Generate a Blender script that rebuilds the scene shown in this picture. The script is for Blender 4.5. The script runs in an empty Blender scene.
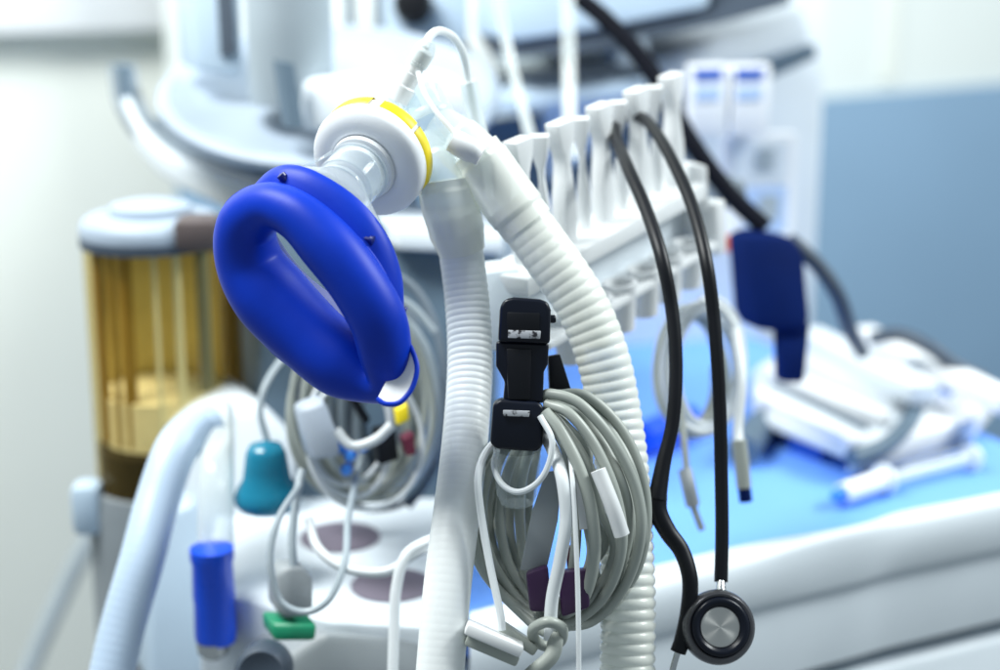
import bpy, bmesh, math, random
from mathutils import Vector, Matrix, Quaternion
random.seed(7)
C = bpy.context.scene.collection
S = bpy.context.scene
R = math.radians

# ------------------------------------------------------------------ camera
PITCH = R(15.0)
CAMLOC = Vector((0, 0, 1.40))
FPX = 1000 * 60.0 / 36.0
cam = bpy.data.cameras.new('camera')
cam.lens = 60; cam.sensor_width = 36
cam.clip_start = 0.02; cam.clip_end = 100
cam.dof.use_dof = True
cam.dof.focus_distance = 0.965
cam.dof.aperture_fstop = 2.9
camo = bpy.data.objects.new('camera', cam); C.objects.link(camo)
camo.location = CAMLOC
camo.rotation_euler = (math.pi / 2 - PITCH, 0, 0)
S.camera = camo
FWD = Vector((0, math.cos(PITCH), -math.sin(PITCH)))
UP = Vector((0, math.sin(PITCH), math.cos(PITCH)))
RT = Vector((1, 0, 0))

# ------------------------------------------------------------------ world, lamps, exposure
w = bpy.data.worlds.new('World'); S.world = w; w.use_nodes = True
bg = w.node_tree.nodes['Background']
bg.inputs[0].default_value = (0.78, 0.92, 1.0, 1); bg.inputs[1].default_value = 0.29

def area(name, loc, target, sx, sy, power, col):
    l = bpy.data.lights.new(name, 'AREA'); l.shape = 'RECTANGLE'; l.size = sx; l.size_y = sy
    l.energy = power; l.color = col
    o = bpy.data.objects.new(name, l); C.objects.link(o); o.location = loc
    o.rotation_euler = (Vector(target) - Vector(loc)).to_track_quat('-Z', 'Y').to_euler()
    return o
area('ceiling_lamp_right', (1.9, 1.35, 2.6), (0.15, 1.3, 0.9), 1.2, 0.6, 60, (0.94, 1.0, 1.0))
area('fill_lamp_left', (-1.05, 1.0, 2.8), (-0.45, 2.1, 1.0), 1.2, 0.6, 70, (0.97, 1.0, 0.98))  # added fill with no known source; brightens the left wall
S.view_settings.view_transform = 'Standard'
S.view_settings.look = 'None'
S.view_settings.exposure = 0.22
S.view_settings.gamma = 1.0
S.render.engine = 'CYCLES'
S.cycles.use_denoising = True
try:
    S.cycles.denoiser = 'OPENIMAGEDENOISE'
except Exception:
    pass
S.cycles.max_bounces = 10
S.cycles.transparent_max_bounces = 16
S.cycles.caustics_reflective = False
S.cycles.caustics_refractive = False

# ------------------------------------------------------------------ placing helpers
def at(px, py, d):
    """point at distance d along the view axis"""
    return CAMLOC + RT * ((px - 500) / FPX * d) + UP * (-(py - 335) / FPX * d) + FWD * d
def at_z(px, py, z):
    v = RT * ((px - 500) / FPX) + UP * (-(py - 335) / FPX) + FWD
    return CAMLOC + v * ((z - CAMLOC.z) / v.z)
def pix(p):
    q = Vector(p) - CAMLOC
    d = q.dot(FWD)
    return (500 + q.dot(RT) / d * FPX, 335 - q.dot(UP) / d * FPX, d)
def m2(px, d): return px / FPX * d
def camdir(r, u, f): return (RT * r + UP * u + FWD * f).normalized()

# ------------------------------------------------------------------ materials
def nt(name):
    m = bpy.data.materials.new(name); m.use_nodes = True
    n = m.node_tree.nodes; b = n['Principled BSDF']
    return m, m.node_tree, n, b
def mat(name, col, rough=0.45, metal=0.0, var=0.06, scale=14.0, bump=0.0, bscale=220.0, sss=0.0, coat=0.0, spec=0.5, rvar=0.12):
    m, t, n, b = nt(name)
    L = t.links
    tc = n.new('ShaderNodeTexCoord')
    ns = n.new('ShaderNodeTexNoise'); ns.inputs['Scale'].default_value = scale; ns.inputs['Detail'].default_value = 5
    L.new(tc.outputs['Object'], ns.inputs['Vector'])
    rp = n.new('ShaderNodeValToRGB')
    rp.color_ramp.elements[0].position = 0.3; rp.color_ramp.elements[1].position = 0.7
    rp.color_ramp.elements[0].color = tuple(max(0, c * (1 - var)) for c in col) + (1,)
    rp.color_ramp.elements[1].color = tuple(min(1, c * (1 + var)) for c in col) + (1,)
    L.new(ns.outputs['Fac'], rp.inputs['Fac']); L.new(rp.outputs['Color'], b.inputs['Base Color'])
    mr = n.new('ShaderNodeMapRange')
    mr.inputs['To Min'].default_value = max(0.02, rough - rvar); mr.inputs['To Max'].default_value = min(1, rough + rvar)
    L.new(ns.outputs['Fac'], mr.inputs['Value']); L.new(mr.outputs['Result'], b.inputs['Roughness'])
    b.inputs['Metallic'].default_value = metal
    b.inputs['Specular IOR Level'].default_value = spec
    b.inputs['Coat Weight'].default_value = coat
    b.inputs['Coat Roughness'].default_value = 0.12
    if sss:
        b.inputs['Subsurface Weight'].default_value = sss
        b.inputs['Subsurface Radius'].default_value = (1, 1, 1)
        b.inputs['Subsurface Scale'].default_value = 0.006
    if bump:
        n2 = n.new('ShaderNodeTexNoise'); n2.inputs['Scale'].default_value = bscale; n2.inputs['Detail'].default_value = 4
        L.new(tc.outputs['Object'], n2.inputs['Vector'])
        bp = n.new('ShaderNodeBump'); bp.inputs['Strength'].default_value = bump; bp.inputs['Distance'].default_value = 0.001
        L.new(n2.outputs['Fac'], bp.inputs['Height']); L.new(bp.outputs['Normal'], b.inputs['Normal'])
    return m
def clear(name, tint=(0.93, 0.96, 0.97), body=(0.85, 0.9, 0.92), lo=0.05, hi=0.55, rough=0.06, coat=0.6):
    """thin clear plastic: see-through face on, milky and glossy towards its edges"""
    m, t, n, b = nt(name); L = t.links
    b.inputs['Base Color'].default_value = body + (1,)
    b.inputs['Roughness'].default_value = rough
    b.inputs['Coat Weight'].default_value = coat
    tr = n.new('ShaderNodeBsdfTransparent'); tr.inputs[0].default_value = tint + (1,)
    lw = n.new('ShaderNodeLayerWeight'); lw.inputs[0].default_value = 0.35
    mr = n.new('ShaderNodeMapRange'); mr.inputs['To Min'].default_value = lo; mr.inputs['To Max'].default_value = hi
    L.new(lw.outputs['Facing'], mr.inputs['Value'])
    mx = n.new('ShaderNodeMixShader')
    L.new(mr.outputs['Result'], mx.inputs[0]); L.new(tr.outputs[0], mx.inputs[1]); L.new(b.outputs[0], mx.inputs[2])
    L.new(mx.outputs[0], n['Material Output'].inputs['Surface'])
    return m

M = {}
M['mask'] = mat('mask_blue', (0.001, 0.034, 0.46), 0.44, var=0.10, scale=25, bump=0.05, sss=0.0, spec=0.22, rvar=0.05)
M['mask_dark'] = mat('mask_peg_blue', (0.004, 0.012, 0.14), 0.3)
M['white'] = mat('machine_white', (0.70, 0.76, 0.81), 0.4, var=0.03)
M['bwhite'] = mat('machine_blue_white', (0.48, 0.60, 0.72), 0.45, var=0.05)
M['plastic'] = mat('rack_white', (0.74, 0.76, 0.77), 0.45, var=0.03, sss=0.05)
M['filter'] = mat('filter_white', (0.80, 0.83, 0.86), 0.42, var=0.03, bump=0.05, bscale=400, sss=0.1)
M['yellow'] = mat('band_yellow', (0.90, 0.70, 0.01), 0.45, var=0.05)
M['hose'] = mat('hose_white', (0.84, 0.88, 0.87), 0.36, var=0.03, sss=0.45)
M['hose_warm'] = mat('hose_milky', (0.90, 0.91, 0.84), 0.34, var=0.03, sss=0.5)
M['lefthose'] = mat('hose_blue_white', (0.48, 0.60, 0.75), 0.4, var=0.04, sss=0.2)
M['clear'] = clear('clear_plastic')
M['milky'] = clear('milky_plastic', body=(0.88, 0.92, 0.90), lo=0.30, hi=0.95, rough=0.2)
M['black'] = mat('rubber_black', (0.004, 0.005, 0.008), 0.40, var=0.2, bump=0.03, spec=0.25)
M['blackp'] = mat('plastic_black', (0.003, 0.005, 0.012), 0.30, var=0.15, bump=0.04, bscale=500, spec=0.28)
M['steel'] = mat('steel', (0.55, 0.57, 0.58), 0.22, metal=1.0, var=0.08)
M['darksteel'] = mat('dark_steel', (0.10, 0.10, 0.11), 0.25, metal=0.7, var=0.1)
M['brush'] = mat('diaphragm_grey', (0.62, 0.62, 0.60), 0.34, metal=1.0, var=0.06)
_t = M['brush'].node_tree; _b = _t.nodes['Principled BSDF']; _g = _t.nodes.new('ShaderNodeTangent')
_g.direction_type = 'RADIAL'; _g.axis = 'Y'; _b.inputs['Anisotropic'].default_value = 0.85
_t.links.new(_g.outputs[0], _b.inputs['Tangent'])
M['cable'] = mat('cable_grey', (0.34, 0.37, 0.34), 0.42, var=0.06)
M['cablew'] = mat('cable_white', (0.72, 0.76, 0.78), 0.42, var=0.05)
M['cableg'] = mat('cable_blue_grey', (0.36, 0.42, 0.46), 0.4, var=0.08)
M['matteblack'] = mat('matte_black_rubber', (0.004, 0.005, 0.010), 0.65, var=0.2, spec=0.08)
M['disc'] = mat('disc_blue_white', (0.36, 0.43, 0.52), 0.5, var=0.05)
M['tray'] = mat('tray_grey_white', (0.42, 0.48, 0.56), 0.45, var=0.04)
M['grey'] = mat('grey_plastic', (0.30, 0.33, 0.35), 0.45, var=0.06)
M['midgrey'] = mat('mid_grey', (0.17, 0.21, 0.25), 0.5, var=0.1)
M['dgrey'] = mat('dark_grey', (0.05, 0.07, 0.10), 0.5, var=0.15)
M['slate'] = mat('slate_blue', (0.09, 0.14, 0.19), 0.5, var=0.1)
M['blue'] = mat('table_blue', (0.15, 0.36, 0.92), 0.5, var=0.05, scale=8, bump=0.5, bscale=28)
M['navy'] = mat('cuff_navy', (0.002, 0.012, 0.085), 0.8, var=0.2, bump=0.3, bscale=300, spec=0.08)
M['teal'] = mat('teal_rubber', (0.008, 0.20, 0.32), 0.25, var=0.1)
M['green'] = mat('green_plastic', (0.01, 0.26, 0.13), 0.4)
M['cobalt'] = mat('cobalt_plastic', (0.004, 0.08, 0.75), 0.3)
M['lblue'] = mat('label_blue', (0.03, 0.12, 0.55), 0.5)
M['plblue'] = mat('label_pale_blue', (0.45, 0.60, 0.86), 0.5)
M['paper'] = mat('paper_white', (0.84, 0.86, 0.88), 0.6, var=0.02)
M['orange'] = mat('orange_tag', (0.75, 0.16, 0.05), 0.5)
M['purple'] = mat('purple_plastic', (0.03, 0.006, 0.045), 0.4, var=0.2)
M['maroon'] = mat('maroon_plastic', (0.10, 0.01, 0.03), 0.4, var=0.2)
M['sky'] = mat('connector_blue', (0.05, 0.25, 0.80), 0.35)
M['wall'] = mat('wall_cream', (0.82, 0.85, 0.80), 0.8, var=0.03, scale=2.0)
M['wallw'] = mat('wall_white', (0.78, 0.83, 0.81), 0.7, var=0.03, scale=2.0)
M['wallb'] = mat('wall_blue', (0.21, 0.335, 0.48), 0.6, var=0.03, scale=3.0)
M['scuff_glint'] = mat('scuffed_label_glint', (0.55, 0.57, 0.58), 0.4)  # scuffed label; also colours the painted highlight on the clip base
_t = M['scuff_glint'].node_tree; _r = [x for x in _t.nodes if x.type == 'VALTORGB'][0]; _n = [x for x in _t.nodes if x.type == 'TEX_NOISE'][0]
_n.inputs['Scale'].default_value = 260; _r.color_ramp.elements[0].position = .42; _r.color_ramp.elements[1].position = .52
_r.color_ramp.elements[0].color = (.02, .02, .025, 1); _r.color_ramp.elements[1].color = (.45, .47, .50, 1)
M['holder'] = mat('holder_grey', (0.24, 0.27, 0.29), 0.5, var=0.08)
M['latch'] = mat('latch_brown', (0.09, 0.07, 0.07), 0.5, var=0.1)
M['plum'] = mat('well_plum_grey', (0.16, 0.14, 0.18), 0.5, var=0.15)
M['hose'] = clear('hose_white', body=(0.90, 0.93, 0.93), lo=0.80, hi=0.98, rough=0.42, coat=0.05)
M['hose_warm'] = clear('hose_milky', body=(0.93, 0.95, 0.88), lo=0.74, hi=0.98, rough=0.30, coat=0.1)
M['cuffm'] = clear('hose_cuff', body=(0.93, 0.95, 0.89), lo=0.66, hi=0.97, rough=0.25, coat=0.3)
M['amber'] = clear('amber_shell', tint=(1.0, 0.90, 0.60), body=(0.25, 0.17, 0.04), lo=0.02, hi=0.45, rough=0.12)
M['granule'] = mat('soda_lime', (0.85, 0.83, 0.78), 0.8, var=0.06, scale=40)
M['sediment'] = mat('spent_granules', (0.008, 0.006, 0.004), 0.9, var=0.6, scale=160, bump=0.6, bscale=120)
M['bronze'] = mat('amber_rib', (0.34, 0.22, 0.05), 0.35, var=0.1)
M['gold'] = mat('amber_liner', (0.92, 0.78, 0.36), 0.45, var=0.1, scale=30)

# ------------------------------------------------------------------ mesh helpers
class MB:
    def __init__(s): s.v = []; s.f = []
    def add(s, vs, fs):
        o = len(s.v); s.v += [Vector(p) for p in vs]; s.f += [tuple(i + o for i in f) for f in fs]
    def build(s, name, m, parent=None, bevel=0.0, seg=2, sharp=35, sub=0):
        me = bpy.data.meshes.new(name)
        org = parent.matrix_world.translation.copy() if parent else Vector((0, 0, 0))
        base = parent
        org = Vector((0, 0, 0))
        while base is not None:
            org = org + Vector(base.location); base = base.parent
        if parent is None:
            org = sum(s.v, Vector()) / max(1, len(s.v))
        me.from_pydata([tuple(p - org) for p in s.v], [], s.f)
        bm = bmesh.new(); bm.from_mesh(me)
        bmesh.ops.recalc_face_normals(bm, faces=bm.faces)
        if bevel:
            es = [e for e in bm.edges if len(e.link_faces) == 2 and e.calc_face_angle(0) > R(30)]
            bmesh.ops.bevel(bm, geom=es, offset=bevel, segments=seg, profile=0.5, affect='EDGES', clamp_overlap=True)
        bm.to_mesh(me); bm.free()
        me.shade_smooth(); me.set_sharp_from_angle(angle=R(sharp))
        me.materials.append(m)
        o = bpy.data.objects.new(name, me); C.objects.link(o)
        if parent: o.parent = parent
        else: o.location = org
        if sub:
            md = o.modifiers.new('sub', 'SUBSURF'); md.levels = sub; md.render_levels = sub
        return o

def crom(pts, n=12, closed=False):
    pts = [Vector(p) for p in pts]; N = len(pts); out = []
    rng = range(N) if closed else range(N - 1)
    for i in rng:
        if closed:
            p0, p1, p2, p3 = pts[i - 1], pts[i], pts[(i + 1) % N], pts[(i + 2) % N]
        else:
            p0 = pts[i - 1] if i > 0 else pts[0] * 2 - pts[1]
            p1, p2 = pts[i], pts[i + 1]
            p3 = pts[i + 2] if i + 2 < N else pts[-1] * 2 - pts[-2]
        for k in range(n):
            t = k / n
            out.append(0.5 * ((2 * p1) + (p2 - p0) * t + (2 * p0 - 5 * p1 + 4 * p2 - p3) * t * t + (3 * p1 - p0 - 3 * p2 + p3) * t ** 3))
    if not closed: out.append(pts[-1])
    return out
def resample(pts, step):
    out = [pts[0]]; acc = 0
    for a, b in zip(pts, pts[1:]):
        L = (b - a).length
        if L < 1e-9: continue
        while acc + L >= step:
            t = (step - acc) / L; a = a.lerp(b, t); out.append(a.copy()); L = (b - a).length; acc = 0
        acc += L
    return out
def frames(pts, closed=False):
    N = len(pts); T = []
    for i in range(N):
        a = pts[i - 1] if (i > 0 or closed) else pts[0]
        b = pts[(i + 1) % N] if (i < N - 1 or closed) else pts[-1]
        T.append((b - a).normalized())
    ref = Vector((0, 0, 1)) if abs(T[0].z) < 0.9 else Vector((1, 0, 0))
    n = (ref - T[0] * ref.dot(T[0])).normalized(); F = []
    for i in range(N):
        n = (n - T[i] * n.dot(T[i])).normalized()
        F.append((T[i], n, T[i].cross(n)))
    return F
def tube(mb, pts, rad, seg=14, cap=True, closed=False, flat=1.0):
    F = frames(pts, closed); N = len(pts); vs = []; fs = []
    for i, p in enumerate(pts):
        r = rad(i, N) if callable(rad) else (rad[i] if isinstance(rad, (list, tuple)) else rad)
        T, n, b = F[i]
        for k in range(seg):
            a = 2 * math.pi * k / seg
            vs.append(p + n * (r * math.cos(a)) + b * (r * flat * math.sin(a)))
    for i in range(N if closed else N - 1):
        j = (i + 1) % N
        for k in range(seg):
            k2 = (k + 1) % seg
            fs.append((i * seg + k, i * seg + k2, j * seg + k2, j * seg + k))
    if cap and not closed:
        fs.append(tuple(range(seg - 1, -1, -1))); fs.append(tuple((N - 1) * seg + k for k in range(seg)))
    mb.add(vs, fs)
def path(pp, n=12):
    """pp: (px, py, d)"""
    return crom([at(*p) for p in pp], n)
def basis(axis, ref=None):
    a = Vector(axis).normalized()
    r = Vector(ref) if ref is not None else (Vector((0, 0, 1)) if abs(a.z) < 0.9 else Vector((1, 0, 0)))
    e1 = (r - a * r.dot(a)).normalized(); e2 = a.cross(e1)
    return a, e1, e2
def lathe(mb, org, axis, prof, seg=40, a0=0.0, a1=None, ref=None):
    """prof: list of (radius, height)"""
    a, e1, e2 = basis(axis, ref); full = a1 is None
    n = seg if full else seg + 1; vs = []; fs = []
    for (r, h) in prof:
        for k in range(n):
            t = (2 * math.pi * k / seg) if full else (a0 + (a1 - a0) * k / seg)
            vs.append(Vector(org) + a * h + (e1 * math.cos(t) + e2 * math.sin(t)) * r)
    for i in range(len(prof) - 1):
        for k in range(seg):
            k2 = (k + 1) % n if full else k + 1
            fs.append((i * n + k, i * n + k2, (i + 1) * n + k2, (i + 1) * n + k))
    if full:
        if prof[0][0] > 1e-6: fs.append(tuple(range(n - 1, -1, -1)))
        if prof[-1][0] > 1e-6: fs.append(tuple((len(prof) - 1) * n + k for k in range(n)))
    mb.add(vs, fs)
def box(mb, c, X, Y, Z, sx, sy, sz, taper=1.0):
    c = Vector(c); vs = []
    for z in (-.5, .5):
        for (x, y) in ((-.5, -.5), (.5, -.5), (.5, .5), (-.5, .5)):
            t = taper if z > 0 else 1.0
            vs.append(c + X * (x * sx * t) + Y * (y * sy * t) + Z * (z * sz))
    mb.add(vs, [(0, 3, 2, 1), (4, 5, 6, 7), (0, 1, 5, 4), (1, 2, 6, 5), (2, 3, 7, 6), (3, 0, 4, 7)])
def prism(mb, pts, ext):
    """closed polygon of 3d points, extruded by the vector ext"""
    n = len(pts); vs = [Vector(p) for p in pts] + [Vector(p) + Vector(ext) for p in pts]
    fs = [tuple(range(n - 1, -1, -1)), tuple(range(n, 2 * n))]
    for i in range(n):
        j = (i + 1) % n; fs.append((i, j, n + j, n + i))
    mb.add(vs, fs)
def facebox(mb, px0, py0, px1, py1, P0, yaw, th, off=0.0):
    """an upright plate lying on the vertical plane through P0; its front stands off+th proud of it"""
    u = Vector((math.cos(yaw), math.sin(yaw), 0)); v = Vector((-math.sin(yaw), math.cos(yaw), 0))
    def hit(px, py):
        r = RT * ((px - 500) / FPX) + UP * (-(py - 335) / FPX) + FWD
        return CAMLOC + r * ((P0 - CAMLOC).dot(v) / r.dot(v))
    a, c, m = hit(px0, py0), hit(px1, py1), hit((px0 + px1) / 2, (py0 + py1) / 2)
    box(mb, m - v * (th / 2 + off), u, v, MZ, abs((c - a).dot(u)), th, abs(a.z - c.z))
YAW = R(25)
MU = Vector((math.cos(YAW), math.sin(YAW), 0)); MV = Vector((-math.sin(YAW), math.cos(YAW), 0)); MZ = Vector((0, 0, 1))
def obox(mb, px0, py0, px1, py1, d, depth, yaw=None):
    """an upright box whose front face spans these pixels at distance d"""
    u, v = (MU, MV) if yaw is None else (Vector((math.cos(yaw), math.sin(yaw), 0)), Vector((-math.sin(yaw), math.cos(yaw), 0)))
    c = at((px0 + px1) / 2, (py0 + py1) / 2, d)
    wdt = m2(px1 - px0, d) / max(0.3, u.x); h = m2(py1 - py0, d) / math.cos(PITCH)
    box(mb, c + v * depth / 2, u, v, MZ, wdt, depth, h)
def quadbox(mb, pts, d, depth, back=None):
    """a slab: outline given in pixels (px,py[,d]) extruded backwards by its real depth"""
    P = [at(p[0], p[1], p[2] if len(p) > 2 else d) for p in pts]
    prism(mb, P, (back or MV) * depth)

# ------------------------------------------------------------------ object helpers
def tag(o, label, cat, group=None, kind=None):
    o['label'] = label; o['category'] = cat
    if group: o['group'] = group
    if kind: o['kind'] = kind
    return o
def thing(name, label, cat, loc, group=None):
    o = bpy.data.objects.new(name, None); C.objects.link(o); o.location = loc
    o.empty_display_size = 0.02
    return tag(o, label, cat, group)
def one(build, name, m, label, cat, group=None, **k):
    mb = MB(); build(mb); return tag(mb.build(name, m, None, **k), label, cat, group)
def part(parent, name, m, build, label=None, **k):
    mb = MB(); build(mb); o = mb.build(name, m, parent, **k)
    if label: o['label'] = label
    return o
def struct(name, m, build, **k):
    mb = MB(); build(mb); o = mb.build(name, m, None, **k); o['kind'] = 'structure'; return o

# ================================================================== SETTING
ZT = 0.89          # the work surface
# wall behind, running away to the right
WD = Vector((math.cos(R(30)), math.sin(R(30)), 0)); WN = Vector((math.sin(R(30)), -math.cos(R(30)), 0))
W0 = at(830, 97, 3.0)
def wallbox(mb, u0, u1, z0, z1, off, th):
    c = W0 + WD * ((u0 + u1) / 2) - WN * (th / 2 - off); c.z = (z0 + z1) / 2
    box(mb, c, WD, WN, MZ, u1 - u0, th, z1 - z0)
zt = W0.z
struct('wall', M['wallw'], lambda b: wallbox(b, -1.2, 4.0, zt, 3.0, 0.0, 0.1))
struct('wall_panel', M['wallb'], lambda b: wallbox(b, -1.2, 4.0, 0.0, zt - 0.001, 0.015, 0.1), bevel=0.004)
def seam(b): wallbox(b, 0.115, 0.150, zt + 0.02, 3.0, 0.006, 0.02)
struct('wall_trim', M['wall'], seam)
# wall on the left
LD = Vector((math.cos(R(20)), math.sin(R(20)), 0)); LN = Vector((math.sin(R(20)), -math.cos(R(20)), 0))
L0 = at(0, 60, 2.5)
def lbox(mb, u0, u1, z0, z1, off, th):
    c = L0 + LD * ((u0 + u1) / 2) - LN * (th / 2 - off); c.z = (z0 + z1) / 2
    box(mb, c, LD, LN, MZ, u1 - u0, th, z1 - z0)
struct('wall_left', M['wall'], lambda b: lbox(b, -1.5, 1.15, 0.0, 3.0, 0.0, 0.1))
zl = at(0, 34, 2.46).z
struct('window_ledge', M['paper'], lambda b: lbox(b, -1.4, 0.42, zl, zl + 0.5, 0.05, 0.05), bevel=0.006)
one(lambda b: tube(b, path([(10, 715, 2.15), (45, 632, 2.18), (85, 548, 2.2), (140, 450, 2.22)]), m2(9, 2.2), 12), 'shadow_streak', M['cableg'],
    'thin pale grey tube put in as a soft shadow slanting across the cream wall', 'shadow streak')  # grey tube in place of a faint diagonal shadow on the wall

# ================================================================== ANAESTHESIA WORKSTATION
T = thing('anaesthesia_machine', 'white anaesthesia workstation with blue worktop and tall equipment column', 'medical machine', (0.2, 1.5, 0.0))
# worktop: front edge traced on the horizontal plane of the top
front_x = [470, 560, 650, 740, 820, 865, 900, 960, 1010, 1110]
inner_y = [622, 598, 577, 556, 545, 536, 523, 512, 503, 488]
outer_y = [688, 660, 634, 610, 588, 577, 568, 555, 544, 523]
front = crom([at_z(x, y, ZT) for x, y in zip(front_x, inner_y)], 8)
outer = [Vector((p.x, p.y, ZT)) for p in crom([at_z(x, y, ZT - 0.03) for x, y in zip(front_x, outer_y)], 8)]
def worktop(b):
    vs = []; n = len(front)
    back = [p + MV * 0.75 for p in front]
    for p in front: vs.append(p + MV * 0.004)
    for p in back: vs.append(p)
    fs = [(i, i + 1, n + i + 1, n + i) for i in range(n - 1)]
    b.add(vs, fs)
    o = len(b.v)
    b.add([v - MZ * 0.03 for v in vs], [tuple(reversed(f)) for f in fs])
part(T, 'work_surface', M['blue'], worktop)
def sweep_profile(b, pts, prof, side):
    """prof: (out, up) polygon swept along pts; out = towards -side"""
    n = len(prof); vs = []; fs = []
    for p in pts:
        for (o, u) in prof: vs.append(p - side * o + MZ * u)
    for i in range(len(pts) - 1):
        for k in range(n):
            k2 = (k + 1) % n
            fs.append((i * n + k, i * n + k2, (i + 1) * n + k2, (i + 1) * n + k))
    fs.append(tuple(range(n))); fs.append(tuple((len(pts) - 1) * n + k for k in range(n)))
    b.add(vs, fs)
def rimb(b):
    prof = [(0, .001), (.06, .009), (.3, .013), (.62, .011), (.88, .003), (1, -.009), (1, -.030), (.9, -.034), (0, -.034)]
    n = len(prof); vs = []; fs = []
    for p, q in zip(front, outer):
        for (w_, u) in prof: vs.append(p.lerp(q, w_) + MZ * u)
    for i in range(len(front) - 1):
        for k in range(n):
            k2 = (k + 1) % n
            fs.append((i * n + k, i * n + k2, (i + 1) * n + k2, (i + 1) * n + k))
    fs.append(tuple(range(n))); fs.append(tuple((len(front) - 1) * n + k for k in range(n)))
    b.add(vs, fs)
part(T, 'rim', M['white'], rimb, sharp=60)
fp_prof = [(-0.010, -0.036), (-0.004, -0.06), (-0.008, -0.105), (-0.024, -0.111), (-0.1, -0.111), (-0.1, -0.036)]
part(T, 'front_panel', M['white'], lambda b: sweep_profile(b, outer, fp_prof, MV), sharp=60)
part(T, 'drawer_gap', M['slate'], lambda b: sweep_profile(b, outer, [(-0.026, -0.112), (-0.026, -0.120), (-0.09, -0.120), (-0.09, -0.112)], MV))
part(T, 'drawer_front', M['white'], lambda b: sweep_profile(b, outer, [(-0.016, -0.121), (-0.008, -0.129), (-0.006, -0.26), (-0.1, -0.26), (-0.1, -0.121)], MV), sharp=60)

# tall column and shelves behind
def col(b):
    obox(b, 545, -60, 826, 470, 1.90, 0.30, yaw=R(12))
part(T, 'column', M['white'], col, bevel=0.008)
part(T, 'column_shelf_shadow', M['slate'], lambda b: quadbox(b, [(757, 66), (816, 45), (816, 58), (762, 82)], 1.84, 0.02))  # slate slab; shadow below the shelf put in as colour
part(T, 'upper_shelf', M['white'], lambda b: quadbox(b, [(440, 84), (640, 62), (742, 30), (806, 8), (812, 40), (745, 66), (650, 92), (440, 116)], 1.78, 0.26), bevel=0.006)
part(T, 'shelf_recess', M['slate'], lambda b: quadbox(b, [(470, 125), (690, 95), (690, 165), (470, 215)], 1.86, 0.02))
part(T, 'lower_shelf', M['bwhite'], lambda b: quadbox(b, [(430, 100), (660, 76), (662, 92), (430, 122)], 1.74, 0.10), bevel=0.005)
# screens above the shelf
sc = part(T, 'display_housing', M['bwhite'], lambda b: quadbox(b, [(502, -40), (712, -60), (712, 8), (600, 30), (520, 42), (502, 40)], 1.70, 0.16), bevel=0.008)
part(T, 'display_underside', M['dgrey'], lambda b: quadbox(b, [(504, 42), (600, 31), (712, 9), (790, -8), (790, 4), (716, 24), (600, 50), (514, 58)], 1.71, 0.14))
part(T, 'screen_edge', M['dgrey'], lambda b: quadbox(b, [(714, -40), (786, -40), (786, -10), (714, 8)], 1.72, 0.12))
part(T, 'vent_block', M['midgrey'], lambda b: quadbox(b, [(624, 44), (648, 38), (650, 60), (628, 66)], 1.70, 0.05))
# ventilator module left of the screens
part(T, 'module_housing', M['wallw'], lambda b: quadbox(b, [(316, -40), (476, -40), (476, 74), (316, 84)], 1.80, 0.26), bevel=0.012)
part(T, 'side_pillar', M['wall'], lambda b: quadbox(b, [(466, -40), (500, -40), (502, 90), (466, 96)], 1.76, 0.2), bevel=0.008)
mp = part(T, 'control_panel', M['bwhite'], lambda b: quadbox(b, [(388, -40), (470, -40), (468, 78), (392, 84)], 1.76, 0.06), bevel=0.004)
kc = at(413, 4, 1.745)
part(T, 'control_knob', M['black'], lambda b: lathe(b, kc, -FWD, [(0.021, -0.01), (0.021, 0.004), (0.018, 0.012), (0.0, 0.013)], 28))
part(T, 'module_seam', M['midgrey'], lambda b: quadbox(b, [(379, -40), (382, -40), (384, 70), (381, 70)], 1.775, 0.02))
part(T, 'module_seam', M['cableg'], lambda b: quadbox(b, [(345, -40), (347, -40), (349, 74), (347, 74)], 1.79, 0.02))
part(T, 'port_slot', M['dgrey'], lambda b: quadbox(b, [(394, 50), (430, 42), (468, 44), (468, 52), (396, 64)], 1.75, 0.03))
part(T, 'push_bar', M['white'], lambda b: quadbox(b, [(312, 82), (400, 76), (456, 74), (470, 90), (468, 124), (400, 130), (312, 134)], 1.40, 0.05), bevel=0.010, seg=3)
# rounded vaporiser bodies
def dome(b, px, py, d, rpx, hpx):
    r = m2(rpx, d); h = m2(hpx, d); c = at(px, py + hpx / 2, d + 0.06)
    lathe(b, c, MZ, [(0.0, -0.001), (r * .96, 0), (r, .01), (r, h * .7), (r * .92, h * .86), (r * .7, h * .96), (0, h)], 36)
part(T, 'vaporiser', M['cableg'], lambda b: dome(b, 292, 8, 1.40, 44, 190), sharp=50)
part(T, 'post', M['bwhite'], lambda b: quadbox(b, [(187, -60), (240, -60), (244, 78), (196, 70)], 1.48, 0.06), bevel=0.006)
part(T, 'post_slot', M['dgrey'], lambda b: quadbox(b, [(215, -60), (230, -60), (236, 54), (222, 56)], 1.475, 0.02))
part(T, 'hinge_arm', M['slate'], lambda b: quadbox(b, [(280, 62), (294, 64), (304, 126), (290, 128)], 1.385, 0.02))
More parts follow.
